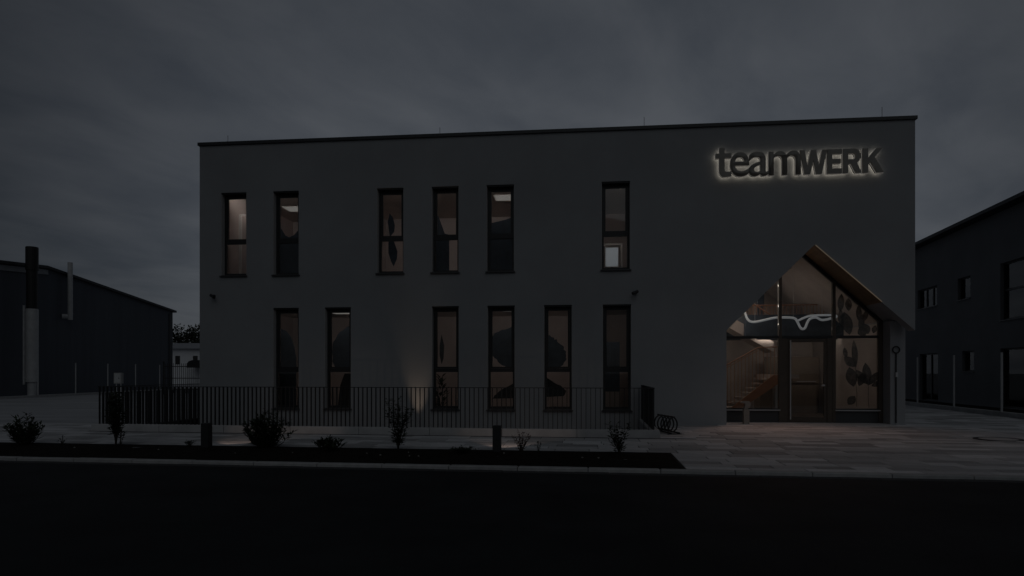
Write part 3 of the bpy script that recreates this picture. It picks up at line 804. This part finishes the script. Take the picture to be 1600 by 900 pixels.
# wall washer in the light well
up = empty('wall_washer', FB @ T((-4.28, -.30, -.55)), 'small warm uplight in the light well grazing the facade', 'light')
MB().lathe([(.0, 0), (.06, 0), (.06, .10), (.045, .10), (.045, .08)], 16, cap=False).build('housing', 'black', up)
MB().lathe([(.044, .082), (.044, .086)], 16).build('lens', 'e_up', up)
MB().box(-.05, .05, -.05, .05, -.75, -.001).build('post', 'black', up)
ld = bpy.data.lights.new('wall_washer_lamp', 'SPOT'); ld.energy = 34; ld.color = (1, .72, .5); ld.spot_size = R(34); ld.spot_blend = 1; ld.shadow_soft_size = .03
lo = bpy.data.objects.new('wall_washer_lamp', ld); COL.objects.link(lo); lo.parent = up; lo.location = (0, 0, .12)
lo.rotation_euler = (R(180-7), 0, 0)

# ---------------- illuminated sign
sg = empty('facade_sign', FB @ T((3.58, 0, 6.4)), 'halo lit dark raised letters reading teamWERK high on the facade', 'sign')
def glyph(ch, bold):
    arc = lambda cx, cy, rx, ry, a0, a1, n=8: [(cx+rx*math.cos(R(a0+(a1-a0)*k/n)), cy+ry*math.sin(R(a0+(a1-a0)*k/n))) for k in range(n+1)]
    loops = {
        't': [[(.22,1),(.22,.80),(0,.80),(0,.645),(.22,.645)] + arc(.50,.24,.28,.24,180,270) + [(.92,.02),(.92,.18),(.74,.165)] + arc(.61,.255,.09,.09,270,180) + [(.52,.645),(.92,.645),(.92,.80),(.52,.80),(.52,1)]],
        'E': [[(0,0),(1,0),(1,.19),(.33,.19),(.33,.41),(.92,.41),(.92,.59),(.33,.59),(.33,.81),(1,.81),(1,1),(0,1)]],
        'K': [[(0,0),(.26,0),(.26,.31),(.38,.44),(.68,0),(1,0),(.57,.62),(.96,1),(.65,1),(.26,.60),(.26,1),(0,1)]],
        'W': [[(0,1),(.19,0),(.39,0),(.50,.58),(.61,0),(.81,0),(1,1),(.83,1),(.71,.30),(.585,1),(.415,1),(.29,.30),(.17,1)]],
        'R': [[(0,0),(.27,0),(.27,.38),(.44,.38),(.70,0),(1,0),(.74,.42)] + arc(.62,.69,.33,.31,-55,90) + [(0,1)], [(.27,.56),(.27,.81)] + arc(.57,.685,.11,.125,90,-90)],
    }
    if ch in loops:
        bm = bmesh.new(); ed = []
        for lp_ in loops[ch]:
            vv = [bm.verts.new((x, y, 0)) for x, y in lp_]
            ed += [bm.edges.new((vv[k], vv[(k+1) % len(vv)])) for k in range(len(vv))]
        bmesh.ops.triangle_fill(bm, use_beauty=True, use_dissolve=False, edges=ed, normal=(0, 0, 1))
        me = bpy.data.meshes.new('glyph'); bm.to_mesh(me); bm.free(); return me
    cu = bpy.data.curves.new('glyph', 'FONT'); cu.body = ch; cu.fill_mode = 'FRONT'; cu.offset = bold; cu.resolution_u = 5
    o = bpy.data.objects.new('glyph', cu); COL.objects.link(o)
    bpy.context.view_layer.update()
    me = bpy.data.meshes.new_from_object(o)
    bpy.data.objects.remove(o)
    return me
def letter(ch, u0, u1, z0, z1, bold):
    src = glyph(ch, bold)
    xs_ = [v.co.x for v in src.vertices]; ys_ = [v.co.y for v in src.vertices]
    fx = (u1-u0)/(max(xs_)-min(xs_)); fz = (z1-z0)/(max(ys_)-min(ys_))
    def layer(y0, y1, name, m, parent, grow=0.0):
        bm = bmesh.new(); bm.from_mesh(src)
        bmesh.ops.remove_doubles(bm, verts=bm.verts, dist=1e-5)
        cx, cz = (max(xs_)+min(xs_))/2, (max(ys_)+min(ys_))/2
        for v in bm.verts:
            v.co = Vector((u0-3.58+(v.co.x-min(xs_))*fx, y0, z0-6.4+(v.co.y-min(ys_))*fz))
        if grow:
            mv = {}
            for v in bm.verts:
                ns = []
                for e in v.link_edges:
                    if len(e.link_faces) == 1:
                        d_ = (e.verts[1].co - e.verts[0].co); nn_ = Vector((d_.z, 0, -d_.x))
                        if nn_.length < 1e-7: continue
                        nn_.normalize(); mid = (e.verts[0].co + e.verts[1].co)/2
                        if nn_.dot(e.link_faces[0].calc_center_median() - mid) > 0: nn_ = -nn_
                        ns.append(nn_)
                if len(ns) == 2:
                    a_ = ns[0] + ns[1]
                    if a_.length > .3: mv[v] = a_.normalized()*grow/max(.5, a_.length/2)
            for v, o_ in mv.items(): v.co += o_
        r = bmesh.ops.extrude_face_region(bm, geom=bm.faces[:])
        for e in r['geom']:
            if isinstance(e, bmesh.types.BMVert): e.co.y = y1
        bmesh.ops.recalc_face_normals(bm, faces=bm.faces)
        me = bpy.data.meshes.new(name); bm.to_mesh(me); bm.free(); me.materials.append(M[m])
        return inst(me, name, parent)
    o = layer(-.225, -.165, 'letter', 'letter', sg)
    layer(-.1645, -.150, 'light_edge', 'e_edge', o, .011)
    layer(-.1495, -.080, 'letter_body', 'black', o)
    layer(-.0795, -.075, 'back_light', 'e_halo', o)
for ch, a, b, z0, z1, bold in (('t',3.579,3.975,6.405,7.15,.006),('e',3.945,4.42,6.405,7.02,.006),('a',4.41,4.905,6.40,7.02,.006),('m',4.905,5.69,6.41,7.015,.006),
                               ('W',5.665,6.33,6.41,7.015,.042),('E',6.335,6.69,6.41,7.015,.042),('R',6.72,7.16,6.41,7.015,.042),('K',7.19,7.69,6.405,7.01,.042)):
    letter(ch, a, b, z0, z1, bold)

# ================================================================== street furniture
def bollard(s, d, label):
    r = empty('bollard_light', FS @ T((s, d, 0)), label, 'bollard', 'bollard lights along the bed')
    h0, h1, h2 = .388, .417, .45
    MB().cbox(-.068, .068, -.068, .068, -.02, h0, .003).build('post', 'paint_steel', r)
    MB().box(-.068, .068, -.068, -.03, h0+.001, h1).build('shield', 'paint_steel', r)
    for q in (-1, 1): MB().box(min(q*.06, q*.068), max(q*.06, q*.068), -.0295, .062, h0+.001, h1).build('shield', 'paint_steel', r)
    MB().box(-.03, .03, -.0295, .034, h0+.001, h1).build('lamp', 'e_bollard', r)
    MB().cbox(-.068, .068, -.068, .068, h1+.001, h2, .004).build('cap', 'paint_steel', r)
    lb_ = bpy.data.lights.new('bollard_lamp', 'SPOT'); lb_.energy = 8.5; lb_.color = (1, .72, .58); lb_.spot_size = R(58); lb_.spot_blend = .45; lb_.shadow_soft_size = .02
    ob_ = bpy.data.objects.new('bollard_lamp', lb_); COL.objects.link(ob_); ob_.parent = r; ob_.location = (0, .075, .402)
    ob_.rotation_euler = Vector((0, -1, .16)).to_track_quat('Z', 'Y').to_euler()
bollard(-6.94, 10.72, 'square black bollard light between the tall shrub and the corner sapling')
bollard(-1.67, 10.85, 'square black bollard light beside the reddish twiggy plant')

bk = empty('bike_rack', FS @ T((1.73, 14.46, 0)) @ Matrix.Rotation(R(17), 4, 'Z'), 'black spiral bicycle stand on the paving by the facade', 'bike rack')
n = 150; turns = 5.0; hel = []
for i in range(n+1):
    t = i/n; a = 2*math.pi*turns*t + math.pi
    hel.append((.165*math.sin(a), .95*t + .08*math.sin(a), .215 - .165*math.cos(a)))
MB().tube(hel, .017, 8).build('spiral', 'black', bk, smooth=True)
MB().tube([(-.10, -.05, .03), (-.10, 1.05, .03)], .018, 8).build('ground_rail', 'black', bk); MB().tube([(.10, -.05, .03), (.10, 1.05, .03)], .018, 8).build('ground_rail', 'black', bk)
for y in (.0, 1.0): MB().box(-.16, .16, y-.03, y+.03, .0, .014).build('foot', 'black', bk)

# sign board on two posts behind the railing
nb_ = empty('meter_box', T((-14.75, 24.0, 0)), 'small pale box on two thin posts behind the railing', 'box')
MB().cbox(-.14, .14, -.07, .07, .96, 1.36, .01).build('cabinet', 'box_grey', nb_)
MB().box(-.10, .10, -.078, -.071, 1.0, 1.32).build('door', 'steel', nb_)
MB().box(.04, .07, -.085, -.079, 1.14, 1.18).build('lock', 'black', nb_)
for x in (-.085, .085): MB().tube([(x, 0, 0), (x, 0, .957)], .02, 8).build('post', 'galv', nb_)

# ================================================================== plants in the bed
def shrub(s, d, h, w, nst, leafL, leafW, per, label, lean=0.3, bare=0.0, m='leaf', seed=1, name='shrub', up=0.5, full=False):
    rd = random.Random(seed)
    r = empty(name, FS @ T((s, d, 0.0)), label, 'shrub')
    st_, lf = MB(), MB()
    for i in range(nst):
        a = rd.uniform(0, 6.283); hh = h*rd.uniform(.62, 1.0); ww = w/2*rd.uniform(.25, 1.0)
        if i == 0: hh = h; ww *= .3
        pts = []
        for k in range(6):
            t = k/5; q = t**(.75 if full else 1.2); b0 = .25 if full else .0
            pts.append(Vector(((b0+(1-b0)*q)*ww*math.cos(a)+rd.uniform(-.012,.012), (b0+(1-b0)*q)*ww*math.sin(a)*.8+rd.uniform(-.012,.012), hh*(t if not full else t*(1-.45*ww/(w/2)))*(1-lean*.15*t)-.01)))
        st_.tube(pts, [max(.0022, .008*(1-.85*k/5)) for k in range(6)], 5)
        for k in range(per):
            t = bare + (1-bare)*((k+rd.random())/per)
            j = min(4, int(t*5)); p = pts[j].lerp(pts[j+1], t*5-j)
            b = rd.uniform(0, 6.283); tw = Vector((math.cos(b), math.sin(b), rd.uniform(up-.3, up+.5)))
            q = p + tw*rd.uniform(0, .07)*(1.2-t)
            L = leafL*rd.uniform(.6, 1.15)
            lf.leaf(q, tw, (0,0,1), L, leafW*rd.uniform(.7, 1.2))
    st_.build('stem', 'stem', r); lf.build('foliage', m, r)
    return r
shrub(-10.67, 10.80, .66, .84, 34, .13, .036, 22, 'wide spiky leafed shrub at the end of the planting bed', seed=2, full=True, up=.6)
shrub(-9.74, 10.62, .20, .16, 4, .05, .02, 8, 'tiny leafy seedling between shrub and tall sapling', seed=3, name='seedling')
shrub(-8.92, 10.95, 1.05, .52, 12, .09, .045, 52, 'tall sapling in front of the railing corner with bare lower stems', bare=.25, seed=4, name='sapling', up=.3)
shrub(-8.80, 10.92, .42, .30, 4, .055, .026, 18, 'low twig shoot leaning at the foot of the tall sapling', bare=.35, seed=14, name='seedling')
shrub(-7.38, 10.86, .13, .24, 9, .06, .02, 9, 'small tuft of leaves beside the black bollard', seed=5, name='seedling')
shrub(-5.86, 10.85, .80, .98, 44, .12, .04, 30, 'dense dark bushy shrub rising in front of the railing', seed=6, full=True, up=.5)
shrub(-4.57, 10.62, .28, .62, 36, .09, .028, 18, 'low rounded spiky shrub with upright leaves', seed=7, full=True, up=.8)
shrub(-3.46, 10.98, .98, .56, 13, .08, .038, 46, 'tall slender sapling in front of the warm lit facade patch', seed=8, bare=.12, name='sapling', up=.2)
shrub(-2.2, 10.5, .13, .62, 26, .06, .024, 10, 'flat ground hugging plant near the middle bollard', seed=9, name='ground_plant', up=.5)
shrub(-1.25, 10.80, .40, .38, 9, .05, .02, 20, 'twiggy plant with small reddish leaves on upright stems', m='leaf_red', seed=10, up=.9, name='twig_plant')
shrub(-.95, 10.78, .20, .14, 3, .05, .015, 10, 'short forked shoot beside the reddish twiggy plant', seed=12, up=1.0, name='seedling')
shrub(.40, 10.74, .56, .46, 9, .085, .042, 24, 'small loose sapling near the end of the bed by the spiral stand', seed=11, bare=.1, name='sapling', up=.3)
random.seed(33)
pm = bmesh.new(); bmesh.ops.create_icosphere(pm, subdivisions=1, radius=1)
for v in pm.verts: v.co *= random.uniform(.8, 1.15)
pme = bpy.data.meshes.new('pebble'); pm.to_mesh(pme); pm.free(); pme.materials.append(M['pebble'])
for i, (s, d) in enumerate(((-3.75, 10.2), (-3.45, 10.0), (-2.95, 9.95), (-2.8, 9.95), (-1.5, 10.5), (-5.9, 9.9), (-.2, 10.1), (.05, 10.1), (-7.5, 10.2), (-5.0, 10.1), (-9.2, 10.3), (-3.1, 10.4))):
    o = inst(pme, 'pebble', None, FS @ T((s, d, .025)) @ Matrix.Diagonal((random.uniform(.012,.022), random.uniform(.012,.02), .012, 1)))
    tag(o, 'small pale pebble lying on the dark soil of the bed', 'pebble', 'pebbles on the soil')

# ================================================================== left: metal hall, flue, fence, far house
hl = empty('metal_hall', T((-28.1, 38.5, 0)), 'dark metal clad hall with shallow gable roof beyond the forecourt', 'hall')
Y0, Y1, RZ, EZ = -15, 14.5, 7.66, 6.4
hw = MB()
gab = [(Y0, 0), (Y1, 0), (Y1, EZ), (0, RZ), (Y0, EZ)]
b = len(hw.v); n = len(gab)
hw.v += [(0, y, z) for y, z in gab] + [(-18, y, z) for y, z in gab]
hw.f.append(list(range(n))); hw.f.append(list(reversed(range(n, 2*n))))
for i in range(n):
    j = (i+1) % n; hw.f.append([j, i, n+i, n+j])
hw.build('wall', 'hall', hl)
for (ya, za, yb, zb_) in ((Y0-.3, EZ-.02, 0, RZ), (0, RZ, Y1+.3, EZ-.02)):
    m_ = MB(); pts = [(ya, za), (yb, zb_), (yb, zb_+.16), (ya, za+.16)]
    b = len(m_.v); m_.v += [(.18, y, z) for y, z in pts] + [(-18.2, y, z) for y, z in pts]
    m_.f += [[0,1,2,3],[7,6,5,4],[1,0,4,5],[2,1,5,6],[3,2,6,7],[0,3,7,4]]
    m_.build('roof', 'hall_trim', hl)
m_ = MB(); q = [(Y0, EZ-.36), (.2, RZ-.36), (.2, RZ-.06), (Y0, EZ-.06)]
m_.v = [(.06, y, z) for y, z in q] + [(.003, y, z) for y, z in q]; m_.f = [[0,1,2,3],[7,6,5,4],[1,0,4,5],[2,1,5,6],[3,2,6,7],[0,3,7,4]]
m_.build('pale_fascia', 'roof_pale', hl)
MB().box(.002, .05, 13.9, 14.3, 0, 6.2).build('corner_trim', 'hall_trim', hl)

fl_ = empty('flue_stack', T((-27.3, 36.4, 0)), 'tall flue with pale lower jacket and black upper pipe beside the hall', 'flue')
MB().lathe([(.31, .85), (.31, 4.98), (.27, 5.0)], 20).build('jacket', 'steel', fl_, smooth=False)
MB().lathe([(.27, 5.003), (.27, 7.2), (.31, 7.2), (.31, 8.5), (.29, 8.52)], 20).build('upper_pipe', 'black', fl_)
MB().lathe([(.22, 0), (.22, .848)], 16).build('pedestal', 'galv', fl_)
MB().tube([(-.42, -.05, .7), (-.42, -.05, 5.2)], .06, 8).build('side_pipe', 'galv', fl_)
MB().lathe([(.32, 2.85), (.32, 2.9)], 20).build('band', 'galv', fl_)
MB().box(.15, .21, -.1, -.04, 0, .85).build('leg', 'galv', fl_); 
dc = empty('wall_duct', T((-27.75, 40.2, 0)), 'slim pale metal exhaust duct on the hall wall', 'duct')
MB().lathe([(.14, 4.7), (.14, 8.3)], 16).build('riser', 'steel', dc)
MB().lathe([(.15, 5.05), (.15, 5.1)], 16).build('band', 'galv', dc)
MB().tube([(-.141, -.05, 4.9), (-.36, -.25, 4.9)], .15, 12).build('elbow', 'steel', dc)

for i in range(6):
    o = MB().tube([(0,0,0),(0,0,1.98)], .036, 8).build('fence_post', 'galv', None, T((-27.0, 33.3+i*3.15, 0)))
    tag(o, 'thin galvanised fence post ' + ('on the forecourt edge before the flue', 'just beside the flue jacket', 'below the wall duct on the hall', 'above the small box on two posts', 'second past the wall duct', 'by the hall corner next to the picket fence')[i], 'post', 'fence posts along the hall')
kb = MB().cbox(-.1, .1, -12, 30, -.1, .12, .01).build('edge_kerb', 'kerb', None, T((-26.7, 32, 0))); tag(kb, kind='structure')

hs = empty('white_house', T((-36, 76, 0)), 'long low white house with pale roof seen behind the picket fence', 'house')
MB().box(-6, 10, 0, 8, 0, 4.3).build('wall', 'white_wall', hs)
rp = MB(); rp.v = [(-6.4,-.5,4.25),(10.4,-.5,4.25),(10.4,4,5.1),(-6.4,4,5.1),(10.4,8.5,4.25),(-6.4,8.5,4.25),(-6.4,-.5,4.33),(10.4,-.5,4.33)]
rp.f = [[0,1,2,3],[3,2,4,5],[0,3,5],[1,4,2],[0,5,4,1]]
rp.v = rp.v[:6]; rp.build('roof', 'roof_pale', hs)
for x in (-3.7, -1.6, .6):
    MB().box(x-.28, x+.28, -.03, -.002, 2.4, 3.4).build('window', 'dark_glass', hs)

pf = empty('picket_fence', T((-21.2, 41.0, 0)), 'black metal picket fence between the hall and the office building', 'fence')
pk = MB().tube([(0,0,.05),(0,0,1.98)], .016, 5).mesh('picket', 'paint_steel')
for i in range(18): inst(pk, 'picket', pf, T((-1.0+i*.13, random.uniform(-.01,.01), random.uniform(-.02,.03))))
for z in (.3, 1.0, 1.75): MB().box(-1.1, 1.4, -.02, .02, z, z+.05).build('rail', 'paint_steel', pf)
for x in (-1.1, 1.4): MB().box(x-.04, x+.04, -.04, .04, 0, 2.1).build('post', 'paint_steel', pf)

# awning on the house wall
aw = empty('dark_awning', T((-36.2, 75.4, 2.1)), 'dark rounded awning on the white house wall above the picket fence', 'awning')
MB().prism([(-1.5, 0), (4.6, 0), (4.6, .72), (-.9, .76), (-1.3, .62), (-1.5, .35)], -1.2, .55).build('canopy', 'car', aw)
MB().box(-1.5, 4.6, -1.26, -1.21, -.12, .1).build('valance', 'car', aw)
for x in (-1.4, 4.5): MB().tube([(x, -1.1, -2.1), (x, -1.1, -.01)], .03, 6).build('post', 'galv', aw)

def far_tree(x, y, h, w, seed, lab):
    rd = random.Random(seed)
    r = empty('broadleaf_tree', T((x, y, 0)), lab, 'tree', 'trees behind the white house')
    tk = MB(); tk.tube([(0,0,0),(.1,0,h*.3),(0,.1,h*.6),(.05,0,h*.85)], [.28,.22,.14,.05], 8)
    for i in range(6):
        a = rd.uniform(0, 6.28); z = h*rd.uniform(.3, .6)
        tk.tube([(0,0,z),(w*.2*math.cos(a), w*.2*math.sin(a), z+h*.12),(w*.4*math.cos(a), w*.4*math.sin(a), z+h*.22)], [.1,.07,.03], 6)
    tk.build('trunk', 'stem', r)
    f = MB()
    cl = [(rd.uniform(-.35,.35)*w, rd.uniform(-.35,.35)*w, h*rd.uniform(.35,.92), w*rd.uniform(.12,.24)) for _ in range(26)]
    for cx, cy, cz, cr in cl:
        for _ in range(90):
            d_ = Vector((rd.gauss(0,1), rd.gauss(0,1), rd.gauss(0,1))).normalized()
            p = Vector((cx,cy,cz)) + d_*cr*rd.uniform(.5,1.05)
            f.leaf(p, Vector((rd.gauss(0,1), rd.gauss(0,1), rd.gauss(0,1))), (0,0,1), .45, .3)
    f.build('crown', 'far_leaf', r)
for i, (x, y, h, w) in enumerate(((-64, 112, 8.2, 6), (-60, 116, 8.0, 5), (-57.5, 112, 9.4, 6.5), (-54, 110, 9.2, 6), (-50, 113, 8.9, 6))): far_tree(x, y, h, w, i+40, ('low dark tree mostly hidden behind the metal hall', 'small dark tree at the hall corner above the white roof', 'broad dark tree standing highest above the white roof', 'dark tree beside the highest crown behind the white roof', 'dark tree mostly hidden by the office building corner')[i])

# ================================================================== right neighbour
nr = empty('neighbour_house', FN, 'dark rendered neighbour building with overhanging roof across the side passage', 'building')
NH = 7.62
opens = [(12.4, 14.55, 4.55, 5.5), (9.3, 10.4, 4.55, 5.5), (2.6, 7.0, 3.4, 5.6), (12.3, 14.3, 0.02, 2.3), (9.0, 10.0, 1.42, 2.3), (2.6, 7.0, 0.02, 2.3)]
ex = sorted({-2.0, 26.0} | {v for o in opens for v in o[:2]})
nw = MB()
for a, b in zip(ex[:-1], ex[1:]):
    m_ = (a+b)/2; z = 0
    for o in sorted([o for o in opens if o[0] < m_ < o[1]], key=lambda o: o[2]):
        if o[2] > z: nw.box(a, b, -.3, 0, z, o[2])
        z = o[3]
    nw.box(a, b, -.3, 0, z, NH)
nw.box(-2.0, -1.7, -9, -.301, 0, NH); nw.box(25.7, 26, -9, -.301, 0, NH); nw.box(-1.7, 25.7, -9, -8.7, 0, NH)
nw.build('wall', 'neighbour', nr)
MB().box(-2.5, 26.5, -9.4, .38, NH+.002, NH+.2).build('roof', 'hall_trim', nr)
MB().box(-2.5, 26.5, .381, .46, NH+.02, NH+.15).build('gutter', 'hall_trim', nr)
MB().box(-1.7, 25.7, -8.69, -.5, .0, .03).build('floor', 'floor_in', nr); MB().box(-1.7, 25.7, -8.69, -.32, 3.0, 3.2).build('storey_floor', 'floor_in', nr)
def nwin(a, b, z0, z1, mull, trans=None):
    t = .06; w_ = MB()
    w_.box(a+.002, a+t, -.2, -.12, z0+.002, z1-.002); w_.box(b-t, b-.002, -.2, -.12, z0+.002, z1-.002)
    w_.box(a+t, b-t, -.199, -.12, z1-t, z1-.002); w_.box(a+t, b-t, -.199, -.12, z0+.002, z0+t)
    for m_ in mull: w_.box(m_-.04, m_+.04, -.198, -.118, z0+t, z1-t)
    if trans: w_.box(a+t, b-t, -.197, -.121, trans-.04, trans+.04)
    r = w_.build('window', 'frame', nr)
    e = [a+t] + [x for m_ in mull for x in (m_-.04, m_+.04)] + [b-t]
    zs = [z0+t, z1-t] if not trans else [z0+t, trans-.04, trans+.04, z1-t]
    for i in range(0, len(e), 2):
        for j in range(0, len(zs), 2):
            MB().box(e[i], e[i+1], -.17, -.155, zs[j], zs[j+1]).build('pane', 'glass', r)
    MB().box(a-.03, b+.03, .002, .05, z0-.04, z0-.008).build('sill', 'sill', r)
    return r
nwin(12.4, 14.55, 4.55, 5.5, (13.1, 13.8)); nwin(2.6, 7.0, 3.4, 5.6, (4.0, 5.4), 4.55)
wt = nwin(9.3, 10.4, 4.55, 5.5, ()); nwin(9.0, 10.0, 1.42, 2.3, ()); nwin(12.3, 14.3, .02, 2.3, (13.3,)); nwin(2.6, 7.0, .02, 2.3, (4.0, 5.4))
# pale blinds and curtains behind its upper panes
for a, b, z0, z1 in ((12.5, 13.0, 4.6, 5.45), (13.2, 13.72, 4.6, 5.45), (13.95, 14.5, 4.6, 5.45), (5.5, 6.9, 3.48, 4.48), (5.55, 6.9, 4.62, 5.5), (4.1, 4.9, 4.62, 5.5)):
    MB().box(a, b, -.24, -.23, z0, z1).build('blind', 'white_wall', nr)
sh = MB().prism([(9.40, 4.64), (9.95, 4.64), (9.42, 5.15)], -.235, -.23); sh.build('blind', 'white_wall', nr)

for i in range(5):
    o = MB().tube([(0,0,0),(0,0,2.0)], .032, 8).build('fence_post', 'galv', None, T((15.38+.2*(i*3.05), 20.1+i*3.05, 0)))
    tag(o, 'thin galvanised post along the side passage ' + ('below the large neighbour window', 'beside the small ground floor neighbour window', 'before the neighbour door', 'deep in the passage, first behind the pier', 'deep in the passage, last behind the pier')[i], 'post', 'fence posts along the side passage')
kb = MB().cbox(-2, 26, -.12, .06, -.1, .14, .01).build('edge_kerb', 'kerb', None, frame(math.atan2(.981,.196), (15.15, 18.9, 0))); tag(kb, kind='structure')
st2 = MB(); st2.poly([(-2,-2.35,.02),(26,-2.35,.02),(26,-.13,.02),(-2,-.13,.02)])
tag(st2.build('planted_strip', 'soil', None, frame(math.atan2(.981,.196), (15.15, 18.9, 0))), kind='structure')
